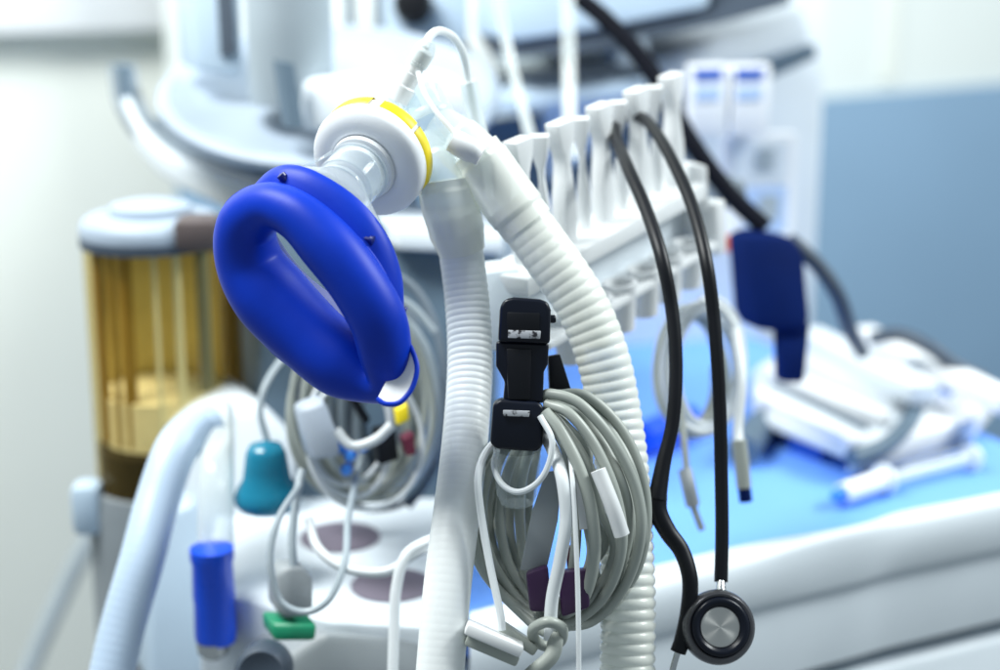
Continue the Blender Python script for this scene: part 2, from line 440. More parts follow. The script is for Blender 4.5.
# round tray with its guard rail
dc = at(330, 88, 1.53)
dax = camdir(0.02, .85, -.53)
part(T, 'tray', M['disc'], lambda b: lathe(b, dc, dax, [(0, -.014), (.150, -.014), (.156, -.010), (.157, -.003), (.154, 0), (.146, .001), (.143, -.001), (0, -.001)], 64), sharp=40)
rail_pts = [(124, 84, 1.72), (129, 112, 1.66), (142, 138, 1.60), (168, 164, 1.55), (208, 184, 1.51), (256, 202, 1.48), (330, 214, 1.46), (420, 228, 1.45), (500, 232, 1.46)]
def rail(b, w, h, dy=0, dd=0.0):
    P = crom([at(x, y + dy, d + dd) for x, y, d in rail_pts], 10)
    F = frames(P); vs = []; fs = []
    for p, (t, _, _) in zip(P, F):
        side = t.cross(MZ).normalized()
        for (o, u) in ((-w, h), (w, h), (w * 1.25, h * .6), (w * 1.25, -h * .8), (w, -h), (-w, -h)):
            vs.append(p + side * o + MZ * u)
    n = 6
    for i in range(len(P) - 1):
        for k in range(n):
            k2 = (k + 1) % n; fs.append((i * n + k, i * n + k2, (i + 1) * n + k2, (i + 1) * n + k))
    fs += [tuple(range(n)), tuple((len(P) - 1) * n + k for k in range(n))]
    b.add(vs, fs)
part(T, 'guard_rail', M['white'], lambda b: rail(b, 0.004, 0.013), bevel=0.002, sharp=50)
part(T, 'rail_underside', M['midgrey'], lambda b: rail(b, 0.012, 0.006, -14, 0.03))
part(T, 'tray_gap_shade', M['slate'], lambda b: quadbox(b, [(150, 120), (196, 128), (240, 152), (300, 176), (420, 196), (420, 214), (300, 204), (230, 180), (170, 150)], 1.62, 0.04))  # slate slab standing in for the shade in the gap under the tray
part(T, 'rail_end', M['slate'], lambda b: quadbox(b, [(120, 66), (132, 66), (134, 104), (124, 104)], 1.66, 0.03))
# dark instrument panel behind the cables, and the white absorber block
part(T, 'instrument_panel', M['slate'], lambda b: quadbox(b, [(252, 212), (500, 236), (500, 520), (300, 520), (268, 470)], 1.40, 0.06), bevel=0.004)
part(T, 'panel_trim', M['white'], lambda b: quadbox(b, [(396, 226), (505, 232), (505, 256), (396, 250)], 1.38, 0.06), bevel=0.004)
zb = 0.905
blk = [at_z(232, 452, zb), at_z(470, 478, zb), at_z(452, 628, zb), at_z(330, 622, zb), at_z(196, 588, zb)]
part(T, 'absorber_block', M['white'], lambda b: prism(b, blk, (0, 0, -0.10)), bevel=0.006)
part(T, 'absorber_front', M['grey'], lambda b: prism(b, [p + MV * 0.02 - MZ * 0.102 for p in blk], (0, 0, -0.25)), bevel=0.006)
for (x, y, r) in ((340, 538, 44), (392, 586, 42)):
    c = at_z(x, y, zb)
    part(T, 'filter_well', M['plum'], lambda b: lathe(b, c - MZ * .01, MZ, [(m2(r, 1.2), 0.0), (m2(r, 1.2), 0.0115), (m2(r - 6, 1.2), 0.013), (0, 0.0135)], 32))
# housing behind the left hoses
part(T, 'flow_housing', M['white'], lambda b: quadbox(b, [(196, 410), (262, 402), (300, 440), (300, 560), (250, 640), (170, 640), (168, 440)], 1.36, 0.10), bevel=0.012)
part(T, 'bracket_arm', M['bwhite'], lambda b: quadbox(b, [(150, 520), (196, 500), (250, 600), (300, 690), (150, 690)], 1.34, 0.05), bevel=0.006)
# labels on the column
LP, LY = at(704, 98, 1.70), R(12)
for x in (686, 727):
    lab = part(T, 'label_pocket', M['paper'], lambda b: facebox(b, x, 64, x + 35, 132, LP, LY, 0.02, 0.0), bevel=0.002)
    part(lab, 'header', M['lblue'], lambda b: facebox(b, x + 2, 67, x + 29, 77, LP, LY, 0.001, 0.0205))
    part(lab, 'print', M['plblue'], lambda b: facebox(b, x + 3, 85, x + 27, 97, LP, LY, 0.001, 0.0205))
NP = at(752, 185, 1.76)
nb = part(T, 'notice_board', M['paper'], lambda b: facebox(b, 722, 134, 786, 238, NP, LY, 0.02))
part(nb, 'notice', M['white'], lambda b: facebox(b, 728, 140, 780, 178, NP, LY, 0.001, 0.0205))
part(nb, 'notice', M['plblue'], lambda b: facebox(b, 738, 184, 778, 228, NP, LY, 0.001, 0.0205))
part(nb, 'print', M['cableg'], lambda b: facebox(b, 750, 146, 766, 168, NP, LY, 0.001, 0.022))
part(nb, 'print', M['cableg'], lambda b: facebox(b, 752, 192, 770, 216, NP, LY, 0.001, 0.022))
part(T, 'orange_tag', M['orange'], lambda b: obox(b, 728, 237, 744, 251, 1.5, 0.01))

# ================================================================== ABSORBER CANISTER (amber)
cb = at(166, 492, 1.45); ct = at(157, 224, 1.45)
cr = m2(66, 1.45); ch = (ct - cb).length
A = thing('absorber_canister', 'amber tinted absorber canister with white cap at far left', 'canister', cb)
part(A, 'shell', M['amber'], lambda b: lathe(b, cb, MZ, [(cr, 0), (cr, ch)], 48))
part(A, 'liner', M['gold'], lambda b: lathe(b, cb, MZ, [(cr * .93, ch * .25), (cr * .93, ch)], 24, a0=R(20), a1=R(160), ref=(1, 0, 0)))
part(A, 'granules', M['granule'], lambda b: lathe(b, cb, MZ, [(cr * .86, ch * .22), (cr * .86, ch * .40), (cr * .84, ch * .405), (0, ch * .405)], 32))
part(A, 'spent_layer', M['sediment'], lambda b: lathe(b, cb, MZ, [(cr * .95, 0.001), (cr * .95, ch * .20), (cr * .7, ch * .24), (0, ch * .25)], 32))
for k, (ax, ay, rr, mm) in enumerate(((-.78, -.55, .085, 'bronze'), (-.30, -.80, .10, 'bronze'), (.20, -.92, .035, 'cablew'), (.52, -.78, .06, 'cablew'), (.86, -.40, .10, 'midgrey'), (-.52, -.78, .05, 'bronze'))):
    p = cb + Vector((ax * cr * .9, ay * cr * .9, 0))
    part(A, 'inner_rib', M[mm], lambda b: tube(b, [p + MZ * ch * .24, p + MZ * ch * .6, p + MZ * ch * .99], cr * rr, 10))
tc_ = cb + MZ * ch
part(A, 'cap', M['disc'], lambda b: lathe(b, tc_, MZ, [(cr * 1.02, -0.004), (cr * 1.03, 0.002), (cr * 1.0, 0.008), (cr * .9, 0.012), (cr * .6, 0.013), (cr * .58, 0.020), (cr * .4, 0.023), (0, 0.023)], 48), sharp=50)
part(A, 'cap_ring', M['dgrey'], lambda b: lathe(b, tc_, MZ, [(cr * 1.035, -0.012), (cr * 1.035, -0.004), (cr * .9, -0.0035)], 48))
part(A, 'latch', M['latch'], lambda b: box(b, tc_ + Vector((cr * .80, -cr * .6, .004)), RT, Vector((0, 1, 0)), MZ, cr * .62, .04, .026), bevel=0.006)
part(A, 'holder', M['holder'], lambda b: lathe(b, cb, MZ, [(cr * 1.0, -0.30), (cr * 1.16, -0.16), (cr * 1.17, -0.004), (cr * 1.13, 0.012), (cr * 1.02, 0.012), (cr * 1.0, -0.002)], 48), sharp=50)
part(A, 'holder_lug', M['bwhite'], lambda b: box(b, cb + Vector((-cr * 1.02, -cr * .62, .0)), RT, Vector((0, 1, 0)), MZ, .026, .03, .046), bevel=0.008)
one(lambda b: lathe(b, at(246, 420, 1.52), MZ, [(m2(28, 1.5), -0.02), (m2(30, 1.5), .0), (m2(30, 1.5), .14), (m2(26, 1.5), .15)], 32), 'dark_bottle', M['bronze'],
    'brown bottle between the amber canister and the blue mask', 'bottle')

# ================================================================== LEFT: WHITE HOSES AND FITTINGS
def ring_radius(r0, amp, pitch, step):
    return lambda i, n: r0 + amp * min(1, .05 + 1.15 * i / n) * (2 * abs(math.sin(math.pi * i * step / pitch)) ** .8 - 1.1)
def hose(b, pp, r0, amp, pitch, seg=28, mid=None):
    step = pitch / 8; P = resample(crom([at(*p) for p in pp], 24), step)
    if mid:
        tube(b, P, lambda i, n: r0 + amp * (.10 + math.exp(-((i / n - mid) / .14) ** 2)) * (2 * abs(math.sin(math.pi * i * step / pitch)) ** .8 - 1.1), seg); return
    tube(b, P, ring_radius(r0, amp, pitch, step), seg)
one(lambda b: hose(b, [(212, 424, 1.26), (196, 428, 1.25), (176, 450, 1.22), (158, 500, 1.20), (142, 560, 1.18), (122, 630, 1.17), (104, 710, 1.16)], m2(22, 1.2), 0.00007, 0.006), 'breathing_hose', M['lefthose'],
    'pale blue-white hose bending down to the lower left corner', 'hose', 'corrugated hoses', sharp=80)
B = thing('drain_tube', 'upright translucent tube ending in a cobalt blue cuff', 'tube', at(216, 640, 1.20))
part(B, 'tube', M['milky'], lambda b: tube(b, path([(218, 412, 1.30), (217, 450, 1.24), (216, 480, 1.21), (216, 548, 1.20)]), m2(18, 1.2), 24))
part(B, 'cuff', M['cobalt'], lambda b: lathe(b, at(216, 640, 1.20), MZ, [(m2(20, 1.2), 0), (m2(21, 1.2), .006), (m2(20, 1.2), .03), (m2(21, 1.2), .034), (m2(20, 1.2), .06), (m2(22, 1.2), .064), (m2(21.5, 1.2), .071), (m2(12, 1.2), .072)], 32))
part(B, 'tip', M['steel'], lambda b: lathe(b, at(214, 656, 1.20), MZ, [(m2(11, 1.2), 0), (m2(16, 1.2), .004), (m2(17, 1.2), .013)], 24))
Bt = thing('teal_bulb', 'glossy teal rubber bulb hanging on a grey wire', 'bulb', at(268, 508, 1.22))
k = m2(1, 1.22)
part(Bt, 'bulb', M['teal'], lambda b: lathe(b, at(268, 508, 1.22), MZ, [(0, 0), (28 * k, 1 * k), (33 * k, 7 * k), (33 * k, 14 * k), (30 * k, 22 * k), (24 * k, 31 * k), (22 * k, 44 * k), (20 * k, 58 * k), (16 * k, 66 * k), (0, 70 * k)], 32), sharp=80)
part(Bt, 'wire', M['cableg'], lambda b: tube(b, path([(268, 444, 1.22), (260, 410, 1.22), (268, 380, 1.23), (292, 350, 1.26), (330, 330, 1.3)]), m2(3.5, 1.2), 10))
G = thing('line_clamp', 'grey line clamp with green foot on a looped wire', 'clamp', at(295, 640, 1.12))
part(G, 'body', M['grey'], lambda b: quadbox(b, [(276, 576), (286, 568), (304, 568), (314, 578), (314, 612), (306, 618), (284, 618), (276, 610)], 1.12, 0.02), bevel=0.003)
part(G, 'foot', M['green'], lambda b: quadbox(b, [(272, 624), (318, 624), (316, 642), (274, 642)], 1.12, 0.025), bevel=0.003)
part(G, 'stem', M['cableg'], lambda b: tube(b, path([(294, 570, 1.125), (292, 540, 1.13), (296, 500, 1.14), (302, 470, 1.15)]), m2(4.5, 1.12), 10))
part(G, 'wire', M['cableg'], lambda b: tube(b, path([(300, 485, 1.14), (278, 520, 1.11), (270, 560, 1.10), (280, 600, 1.10), (305, 612, 1.10), (330, 598, 1.10), (345, 560, 1.11), (348, 520, 1.14), (356, 480, 1.18), (362, 450, 1.22)]), m2(3.6, 1.12), 10))
one(lambda b: tube(b, path([(309, 520, 1.14), (318, 548, 1.12), (345, 568, 1.11), (385, 572, 1.11), (412, 556, 1.12), (440, 540, 1.14)]), m2(5, 1.12), 12), 'line_tubing', M['cablew'], 'white line sagging in a shallow curve above the wells', 'tubing', 'white lines')
one(lambda b: tube(b, path([(446, 536, 1.12), (424, 543, 1.10), (405, 557, 1.09), (396, 590, 1.085), (394, 630, 1.08), (392, 700, 1.07)]), m2(5.5, 1.1), 12), 'line_tubing', M['cablew'], 'white line dropping straight down left of the upright hose', 'tubing', 'white lines')
one(lambda b: lathe(b, at(262, 672, 1.10), -FWD, [(m2(28, 1.1), -.02), (m2(28, 1.1), 0), (m2(22, 1.1), .006), (m2(14, 1.1), .004), (0, .004)], 32), 'castor', M['dgrey'], 'dark round cap at the bottom edge under the green foot', 'cap')
one(lambda b: quadbox(b, [(325, 634), (440, 640), (452, 720), (250, 720), (270, 668)], 1.16, 0.05), 'drip_tray', M['grey'], 'grey green tray below the white block at the bottom edge', 'tray', bevel=0.006)

# ================================================================== CABLE COILS
def coil(b, cx, cy, d, rx, ry, turns, r, jit=5.0, dd=0.03, seg=10, ph=0.0, pinch=0.25, tilt=0.0, n=14, spread=0.0):
    P = []; rnd = random.Random(int(cx * 7 + cy))
    j = [(rnd.uniform(-1, 1), rnd.uniform(-1, 1), rnd.uniform(-1, 1), rnd.uniform(-1, 1)) for _ in range(int(turns) + 2)]
    N = int(turns * n)
    for i in range(N + 1):
        a = 2 * math.pi * i / n; q = i / n; k0 = int(q); f = q - k0
        jj = [j[k0][c] * (1 - f) + j[k0 + 1][c] * f for c in range(4)]
        s, c = math.sin(a + ph), math.cos(a + ph)
        y = -c * ry * (1 - spread * .6 * (.5 + .5 * jj[3])) + jj[1] * jit
        sc_ = 1 - spread * (.5 + .5 * jj[3])
        x = sc_ * s * rx * (1 - pinch * (c + 1) / 2) + jj[0] * jit + jj[2] * jit * s
        x, y = x * math.cos(tilt) - y * math.sin(tilt), x * math.sin(tilt) + y * math.cos(tilt)
        P.append(at(cx + x, cy + y, d + dd * jj[3] + 0.008 * s))
    tube(b, crom(P, 5), r, seg)
# behind the mask
K = thing('sensor_leads', 'tangle of blue-grey leads in round loops right behind the blue mask', 'cables', at(365, 500, 1.2), 'coiled cables')
part(K, 'coil', M['cable'], lambda b: coil(b, 360, 408, 1.21, 76, 100, 8, m2(3.6, 1.2), 15, .02, pinch=0.1, spread=.6), label='pale loops')
part(K, 'coil', M['cableg'], lambda b: coil(b, 372, 402, 1.25, 66, 106, 9, m2(4.0, 1.2), 18, .025, pinch=0.1, ph=1.0, spread=.6), label='blue-grey loops')
part(K, 'coil', M['midgrey'], lambda b: coil(b, 380, 392, 1.29, 62, 116, 9, m2(4.6, 1.2), 18, .03, pinch=0.1, ph=2.0, spread=.6), label='dark grey loops')
part(K, 'coil', M['dgrey'], lambda b: coil(b, 368, 400, 1.31, 78, 112, 7, m2(3.6, 1.2), 20, .03, pinch=0.15, ph=2.7, spread=.5), label='black loops')
part(K, 'coil', M['cablew'], lambda b: coil(b, 356, 430, 1.19, 60, 78, 3, m2(2.6, 1.2), 16, .02, pinch=0.1, ph=.6, spread=.4), label='thin white loops')
for (x, y) in ((340, 448), (350, 456), (362, 447), (346, 470)):
    part(K, 'plug', M['sky'], lambda b: lathe(b, at(x, y, 1.17), -FWD, [(m2(6, 1.2), -.012), (m2(6, 1.2), 0), (m2(4, 1.2), .003), (0, .003)], 16))
part(K, 'plug', M['black'], lambda b: [quadbox(b, [(378, 432), (396, 428), (400, 460), (380, 466)], 1.18, .015), quadbox(b, [(346, 392), (352, 388), (372, 420), (366, 426)], 1.19, .01)], label='black plug bodies', bevel=0.002)
part(K, 'clip_tag', M['yellow'], lambda b: quadbox(b, [(396, 410), (408, 404), (410, 420), (398, 426)], 1.16, 0.006), bevel=0.001, label='yellow tag')
part(K, 'plug', M['maroon'], lambda b: quadbox(b, [(404, 440), (414, 434), (416, 454), (408, 456)], 1.18, .01), label='dark red plug')
part(K, 'transducer', M['tray'], lambda b: quadbox(b, [(300, 410), (326, 400), (338, 430), (342, 458), (312, 462)], 1.16, .02), bevel=0.004, label='white box')
part(K, 'sleeve', M['cablew'], lambda b: tube(b, path([(336, 430, 1.15), (352, 446, 1.15), (375, 440, 1.15), (392, 425, 1.15)]), m2(5, 1.15), 12))
# behind the stethoscope
K2 = thing('lead_bundle', 'grey white lead bundle looped behind the two black stethoscope strands', 'cables', at(700, 440, 1.22), 'coiled cables')
part(K2, 'coil', M['cablew'], lambda b: coil(b, 705, 365, 1.24, 44, 70, 7, m2(4, 1.22), 7, .03, pinch=0.0, spread=.3), label='white loops')
part(K2, 'coil', M['cable'], lambda b: coil(b, 688, 370, 1.28, 38, 66, 6, m2(4, 1.22), 7, .03, pinch=0.1, ph=1.5, spread=.3), label='grey loops')
def lead(b, pp, w): tube(b, path(pp), m2(w, 1.2), 10)
part(K2, 'lead', M['cablew'], lambda b: lead(b, [(735, 330, 1.22), (742, 380, 1.2), (738, 430, 1.19), (742, 455, 1.18)], 5))
part(K2, 'lead_end', M['cable'], lambda b: lead(b, [(739, 440, 1.18), (742, 465, 1.18), (744, 488, 1.18)], 7.5))
part(K2, 'lead_tip', M['navy'], lambda b: lead(b, [(744, 486, 1.18), (745, 494, 1.18), (746, 502, 1.18)], 6.5))
part(K2, 'lead', M['cable'], lambda b: lead(b, [(680, 400, 1.22), (684, 440, 1.2), (688, 480, 1.19), (693, 505, 1.18), (702, 530, 1.18)], 3.5))
part(K2, 'lead_end', M['grey'], lambda b: lead(b, [(685, 470, 1.185), (689, 488, 1.18), (693, 506, 1.18)], 7))

# ================================================================== ITEMS ON THE WORKTOP
def tz(x, y, h=0.0): return at_z(x, y, ZT + h)
def bar(b, p0, p1, w_, h_):
    X = (p1 - p0); L_ = X.length; X.normalize(); Y = MZ.cross(X).normalized(); Z = X.cross(Y)
    box(b, (p0 + p1) / 2, X, Y, Z, L_, w_, h_)
cs = thing('instrument_case', 'long white ribbed case with grey rounded end on blue worktop', 'case', tz(840, 440))
def cshape(pts, h0, h1):
    return lambda b: prism(b, [at_z(x, y, ZT + h0) for x, y in pts], (0, 0, h1 - h0))
part(cs, 'base', M['white'], cshape([(752, 424), (846, 462), (902, 430), (915, 395), (885, 372), (790, 352), (752, 380)], 0.018, 0.030), bevel=0.006)
part(cs, 'rib', M['paper'], lambda b: bar(b, at_z(766, 370, ZT + .037), at_z(886, 420, ZT + .037), .020, .014), bevel=0.003)
part(cs, 'rib', M['paper'], lambda b: bar(b, at_z(758, 396, ZT + .036), at_z(856, 443, ZT + .036), .016, .012), bevel=0.003)
part(cs, 'rib', M['paper'], lambda b: bar(b, at_z(800, 354, ZT + .038), at_z(902, 396, ZT + .038), .020, .016), bevel=0.003)
part(cs, 'groove', M['slate'], lambda b: bar(b, at_z(772, 384, ZT + .0315), at_z(866, 428, ZT + .0315), .006, .003))
part(cs, 'end_cap', M['slate'], lambda b: tube(b, crom([at_z(852, 458, ZT + .024), at_z(884, 446, ZT + .026), at_z(908, 424, ZT + .028), at_z(917, 398, ZT + .03), at_z(903, 384, ZT + .032)], 8), 0.008, 14), label='grey rounded end')
part(cs, 'foot', M['lblue'], cshape([(788, 452), (820, 462), (836, 452), (800, 440)], 0.0005, 0.019))  # deep blue block; the shadow beneath the case put in as colour
one(cshape([(846, 478), (876, 430), (930, 392), (992, 418), (972, 442)], 0.002, 0.026), 'paper_box', M['paper'], 'flat white box on the worktop right of the grey case end', 'box', bevel=0.004)
sy = thing('syringe', 'white and clear syringe lying near the front of the worktop', 'syringe', tz(900, 480))
part(sy, 'barrel', M['paper'], lambda b: tube(b, [tz(842, 494, .012), tz(866, 486, .012), tz(888, 479, .012)], 0.0095, 18))
part(sy, 'plunger', M['milky'], lambda b: tube(b, [tz(886, 480, .012), tz(930, 468, .012), tz(972, 458, .012)], 0.0055, 14))
part(sy, 'flange', M['white'], lambda b: lathe(b, tz(884, 480, .012), tz(930, 468, .012) - tz(886, 480, .012), [(.014, -.002), (.014, .002)], 20))
part(sy, 'thumb_rest', M['white'], lambda b: lathe(b, tz(972, 458, .012), tz(930, 468, .012) - tz(886, 480, .012), [(.012, -.002), (.012, .002)], 20))
part(sy, 'needle_cap', M['sky'], lambda b: tube(b, [tz(842, 494, .012), tz(836, 496, .012), tz(832, 497, .012)], [0.007, 0.006, 0.003], 12))
one(lambda b: bar(b, at_z(862, 334, ZT + .05), at_z(1012, 405, ZT + .05), .026, .020), 'white_bar', M['paper'], 'straight white bar at the right edge behind the flat white box', 'bar', bevel=0.004)
one(lambda b: bar(b, at_z(806, 336, ZT + .055), at_z(925, 394, ZT + .05), .034, .020), 'white_pack', M['white'], 'long flat white pack between the navy cuff and the flat white box', 'pack', bevel=0.003)
one(lambda b: tube(b, [at_z(872, 352, ZT + .035), at_z(910, 372, ZT + .035), at_z(950, 392, ZT + .035)], m2(5, 1.65), 12), 'blue_rod', M['sky'], 'thin bright blue rod between the white pack and the white bar', 'rod')
one(lambda b: tube(b, path([(872, 338, 1.66), (900, 335, 1.64), (930, 348, 1.62), (955, 366, 1.62), (985, 380, 1.62)]), m2(7, 1.64), 12), 'power_cord', M['dgrey'], 'dark cord arching over the white bar at the right', 'cord')
fo = thing('forceps', 'thin steel forceps lying above the syringe near the front of the worktop', 'forceps', tz(930, 462))
part(fo, 'arm', M['steel'], lambda b: bar(b, tz(862, 474, .006), tz(966, 446, .006), .006, .003))
part(fo, 'arm', M['steel'], lambda b: bar(b, tz(874, 478, .006), tz(968, 447, .010), .006, .003))
part(fo, 'joint', M['steel'], lambda b: lathe(b, tz(966, 447, .004), MZ, [(.006, 0), (.006, .008), (0, .009)], 16))
one(lambda b: tube(b, [tz(742, 452, .016), tz(756, 430, .016), tz(774, 414, .016)], 0.015, 16), 'dark_vial', M['slate'], 'dark blue-grey vial on the worktop left of the white case', 'vial')
one(lambda b: tube(b, [tz(640, 440, .018), tz(668, 428, .018), tz(690, 420, .018)], 0.016, 16), 'blue_vial', M['cobalt'], 'deep blue vial on the worktop behind the milky hose', 'vial')

# ================================================================== NAVY CUFF AND ITS HOSE
one(lambda b: tube(b, path([(572, -8, 1.52), (610, 24, 1.50), (650, 70, 1.48), (690, 140, 1.46), (728, 192, 1.45), (765, 228, 1.44)]), m2(9.5, 1.48), 14), 'cuff_hose', M['matteblack'],
    'black rubber hose crossing from the top edge to the navy cuff', 'hose')
one(lambda b: tube(b, path([(790, 240, 1.45), (818, 266, 1.46), (838, 296, 1.47), (850, 330, 1.5), (862, 352, 1.55)]), m2(8, 1.48), 14), 'cuff_cable', M['dgrey'],
    'dark cable leaving the navy cuff towards the white pack', 'cable')
cf = thing('pressure_cuff', 'folded dark navy pressure cuff with a narrow hanging tail', 'cuff', at(778, 385, 1.43))
part(cf, 'pad', M['navy'], lambda b: quadbox(b, [(744, 238), (760, 232), (796, 238), (806, 254), (812, 318), (806, 336), (756, 330), (750, 316)], 1.43, 0.03), bevel=0.006, sharp=60)
part(cf, 'tail', M['navy'], lambda b: quadbox(b, [(780, 318), (812, 322), (806, 384), (782, 384)], 1.435, 0.014), bevel=0.004)
one(lambda b: quadbox(b, [(722, 184), (746, 178), (750, 206), (724, 210)], 1.46, 0.03), 'hose_clip', M['midgrey'], 'dark grey clip on the black cuff hose', 'clip', bevel=0.004)
# fine tubes in front of the shelf
one(lambda b: tube(b, path([(496, -10, 1.5), (508, 50, 1.5), (522, 105, 1.48), (534, 150, 1.46)]), m2(5, 1.5), 10), 'fine_tubing', M['milky'], 'fine clear tube hanging before the shelf, nearer the filter', 'tubing', 'fine tubes')
one(lambda b: tube(b, path([(568, -10, 1.5), (569, 60, 1.49), (570, 125, 1.47), (572, 160, 1.46)]), m2(7, 1.5), 12), 'fine_tubing', M['milky'], 'fine clear tube hanging straight down beside the black hose', 'tubing', 'fine tubes')

# ================================================================== HOSE RACK
RK0 = at(526, 157, 1.07); RK1 = at(678, 90, 1.22)
rd = (RK1 - RK0); step_len = rd.length / 4; rd.normalize()
rw = rd.cross(MZ).normalized()           # sideways, to the right
ru = rw.cross(rd).normalized()           # up, square to the rail
if ru.z < 0: ru = -ru
tw = 0.0165
rack = thing('hose_rack', 'white plastic hose rack with a row of flared prongs', 'rack', RK0 - ru * 0.09)
tw = 0.0165
half = [(.0125, .012), (.0088, -.004), (.0046, -.012), (.0034, -.020), (.0052, -.030), (.0080, -.042), (.0092, -.054), (.0086, -.066), (.0068, -.078)]
prof = [(-a, h) for a, h in half[::-1]][::-1] + half[::-1]
prof = half + [(-a, h) for a, h in reversed(half)]
qz = Quaternion(ru, R(-62))
rd2 = qz @ rd; rw2 = qz @ rw
def prongb(b, o, far):
    if far: prism(b, [o + rw2 * .004 + rd2 * s * .52 - ru * .0035 + ru * h * .94 for s, h in prof], -rw2 * 0.010)
    else: prism(b, [o + rd * s * .84 + ru * h * .94 for s, h in prof], -rw * 0.0115)
for i in range(0, 9):
    far = i % 2
    o = RK0 + rd * (step_len * (i / 2 + (.06 if far else 0))) - rw * (0.008 if far else 0.0) - ru * (0.001 if far else 0.0)
    part(rack, 'prong', M['plastic'], lambda b: prongb(b, o, far), bevel=0.0010, sharp=40)
L0_ = RK0 - rd * (step_len * .55) - ru * 0.0728; L1_ = RK1 + rd * 0.014 - ru * 0.0728
def railb(b):
    c = (L0_ + L1_) / 2
    box(b, c - ru * .006 - rw * .006, rd, rw, ru, (L1_ - L0_).length, 0.040, 0.013)
part(rack, 'rail', M['plastic'], railb, bevel=0.002)
def underb(b):
    c = (L0_ + L1_) / 2
    box(b, c - ru * .030 - rw * .012, rd, rw, ru, (L1_ - L0_).length * .98, 0.012, 0.036)
part(rack, 'web', M['white'], underb, bevel=0.0015)
for i in range(6):
    o = L0_ + rd * (0.045 + i * 0.033) - ru * 0.042 + rw * 0.014
    part(rack, 'cup', M['plastic'], lambda b: lathe(b, o, ru, [(0.0095, -0.03), (0.0115, 0.0), (0.0125, 0.002), (0.0125, 0.005), (0.0095, 0.005), (0.0085, -0.024), (0, -0.024)], 24))
part(rack, 'lower_shelf', M['plastic'], lambda b: box(b, (L0_ + L1_) / 2 - ru * .046 + rw * .008, rd, rw, ru, (L1_ - L0_).length * .96, 0.034, 0.006), bevel=0.0015)
part(rack, 'end_block', M['plastic'], lambda b: box(b, L1_ + rd * .006 - ru * .036 + rw * .006, rd, rw, ru, 0.016, 0.034, 0.042), bevel=0.003)
part(rack, 'end_post', M['plastic'], lambda b: quadbox(b, [(690, 164), (708, 166), (710, 212), (694, 212)], 1.25, 0.02), bevel=0.002)
part(rack, 'bracket', M['white'], lambda b: quadbox(b, [(486, 272), (520, 268), (520, 350), (486, 352)], 1.08, 0.03), bevel=0.002)

# ================================================================== BREATHING FILTER
AF = camdir(.36, .52, .77)
FC = at(370, 160, 1.0)
flt = thing('breathing_filter', 'round white breathing filter with yellow rim bands above the blue mask', 'filter', FC)
fref = RT
part(flt, 'housing', M['filter'], lambda b: lathe(b, FC, AF, [(.0150, -.017), (.0152, -.010), (.0205, -.0085), (.0225, -.0095), (.0290, -.0085), (.0335, -.0065), (.0352, -.0045), (.0358, -.002), (.0358, .0025), (.0350, .0045), (.0350, .0105), (.0335, .0135), (.026, .0175), (.017, .021), (.0125, .024), (.0125, .034)], 64), sharp=42)
def band(b, a0, a1):
    lathe(b, FC, AF, [(.0354, .0028), (.0361, .0034), (.0361, .0112), (.0343, .0138), (.0336, .0138), (.0336, .0030)], 24, R(a0), R(a1), ref=-RT if False else RT)
for a0, a1 in ((92, 135), (42, 80), (-24, 38)):
    a_, e1_, e2_ = basis(AF, RT)
    sgn = 1 if e2_.dot(UP) > 0 else -1
    part(flt, 'yellow_band', M['yellow'], lambda b: band(b, *(sorted((sgn * a0, sgn * a1)))), sharp=60)
part(flt, 'port', M['clear'], lambda b: lathe(b, FC, AF, [(.0178, -.036), (.0182, -.034), (.0182, -.0175), (.0190, -.0172), (.0190, -.0150)], 40), sharp=60)
part(flt, 'port_ring', M['filter'], lambda b: lathe(b, FC, AF, [(.0188, -.0130), (.0200, -.0125), (.0205, -.0095), (.0190, -.0090)], 40))

# ================================================================== FACE MASK
DM = 0.95
def mdepth(px, py): return DM - 1.05 * ((px - 315) * .8 - (py - 300) * .6) / FPX * DM
cl = [(247, 225, 30), (268, 206, 24), (297, 216, 25), (327, 245, 29), (355, 280, 29), (377, 318, 29), (385, 351, 27), (388, 377, 23),
      (374, 381, 23), (345, 365, 35), (311, 337, 37), (271, 296, 39), (249, 260, 34)]
def cring(n):
    P = crom([at(x, y, mdepth(x, y)) for x, y, r in cl], n, closed=True)
    Rr = crom([(m2(r, mdepth(x, y)), 0, 0) for x, y, r in cl], n, closed=True)
    return P, [v.x for v in Rr]
CP, CR = cring(10)
cen = sum(CP, Vector()) / len(CP)
msk = thing('face_mask', 'shiny cobalt blue anaesthesia face mask with padded cushion', 'face mask', cen)
mo = part(msk, 'cushion', M['mask'], lambda b: tube(b, CP, CR, 32, closed=True), sharp=80)
AP = FC - AF * 0.040
_, q1, q2 = basis(AF)
def shellring(t, out, rr, inset=0.0):
    pts = []
    for p, r in zip(CP, CR):
        dv = p - cen
        e = dv - AF * dv.dot(AF); en = e.normalized()
        tgt = AP + en * rr
        base = p + AF * (r * .40) + en * (r * .22 - inset)
        pts.append(base.lerp(tgt, t) + en * out)
    return pts
def loft(b, rings, cap=False):
    n = len(rings[0]); vs = [p for r in rings for p in r]; fs = []
    for i in range(len(rings) - 1):
        for k in range(n):
            k2 = (k + 1) % n; fs.append((i * n + k, i * n + k2, (i + 1) * n + k2, (i + 1) * n + k))
    b.add(vs, fs)
sh = [(0, 0), (.10, .005), (.20, .0095), (.30, .012), (.38, .013), (.44, .0125)]
sd = [(.40, .0115), (.52, .0105), (.65, .008), (.8, .004), (.92, .001), (1, 0)]
part(msk, 'shell', M['mask'], lambda b: loft(b, [shellring(t, o, .0175) for t, o in sh] + [shellring(t, o - .0022, .0158) for t, o in reversed(sh)]), sharp=80)
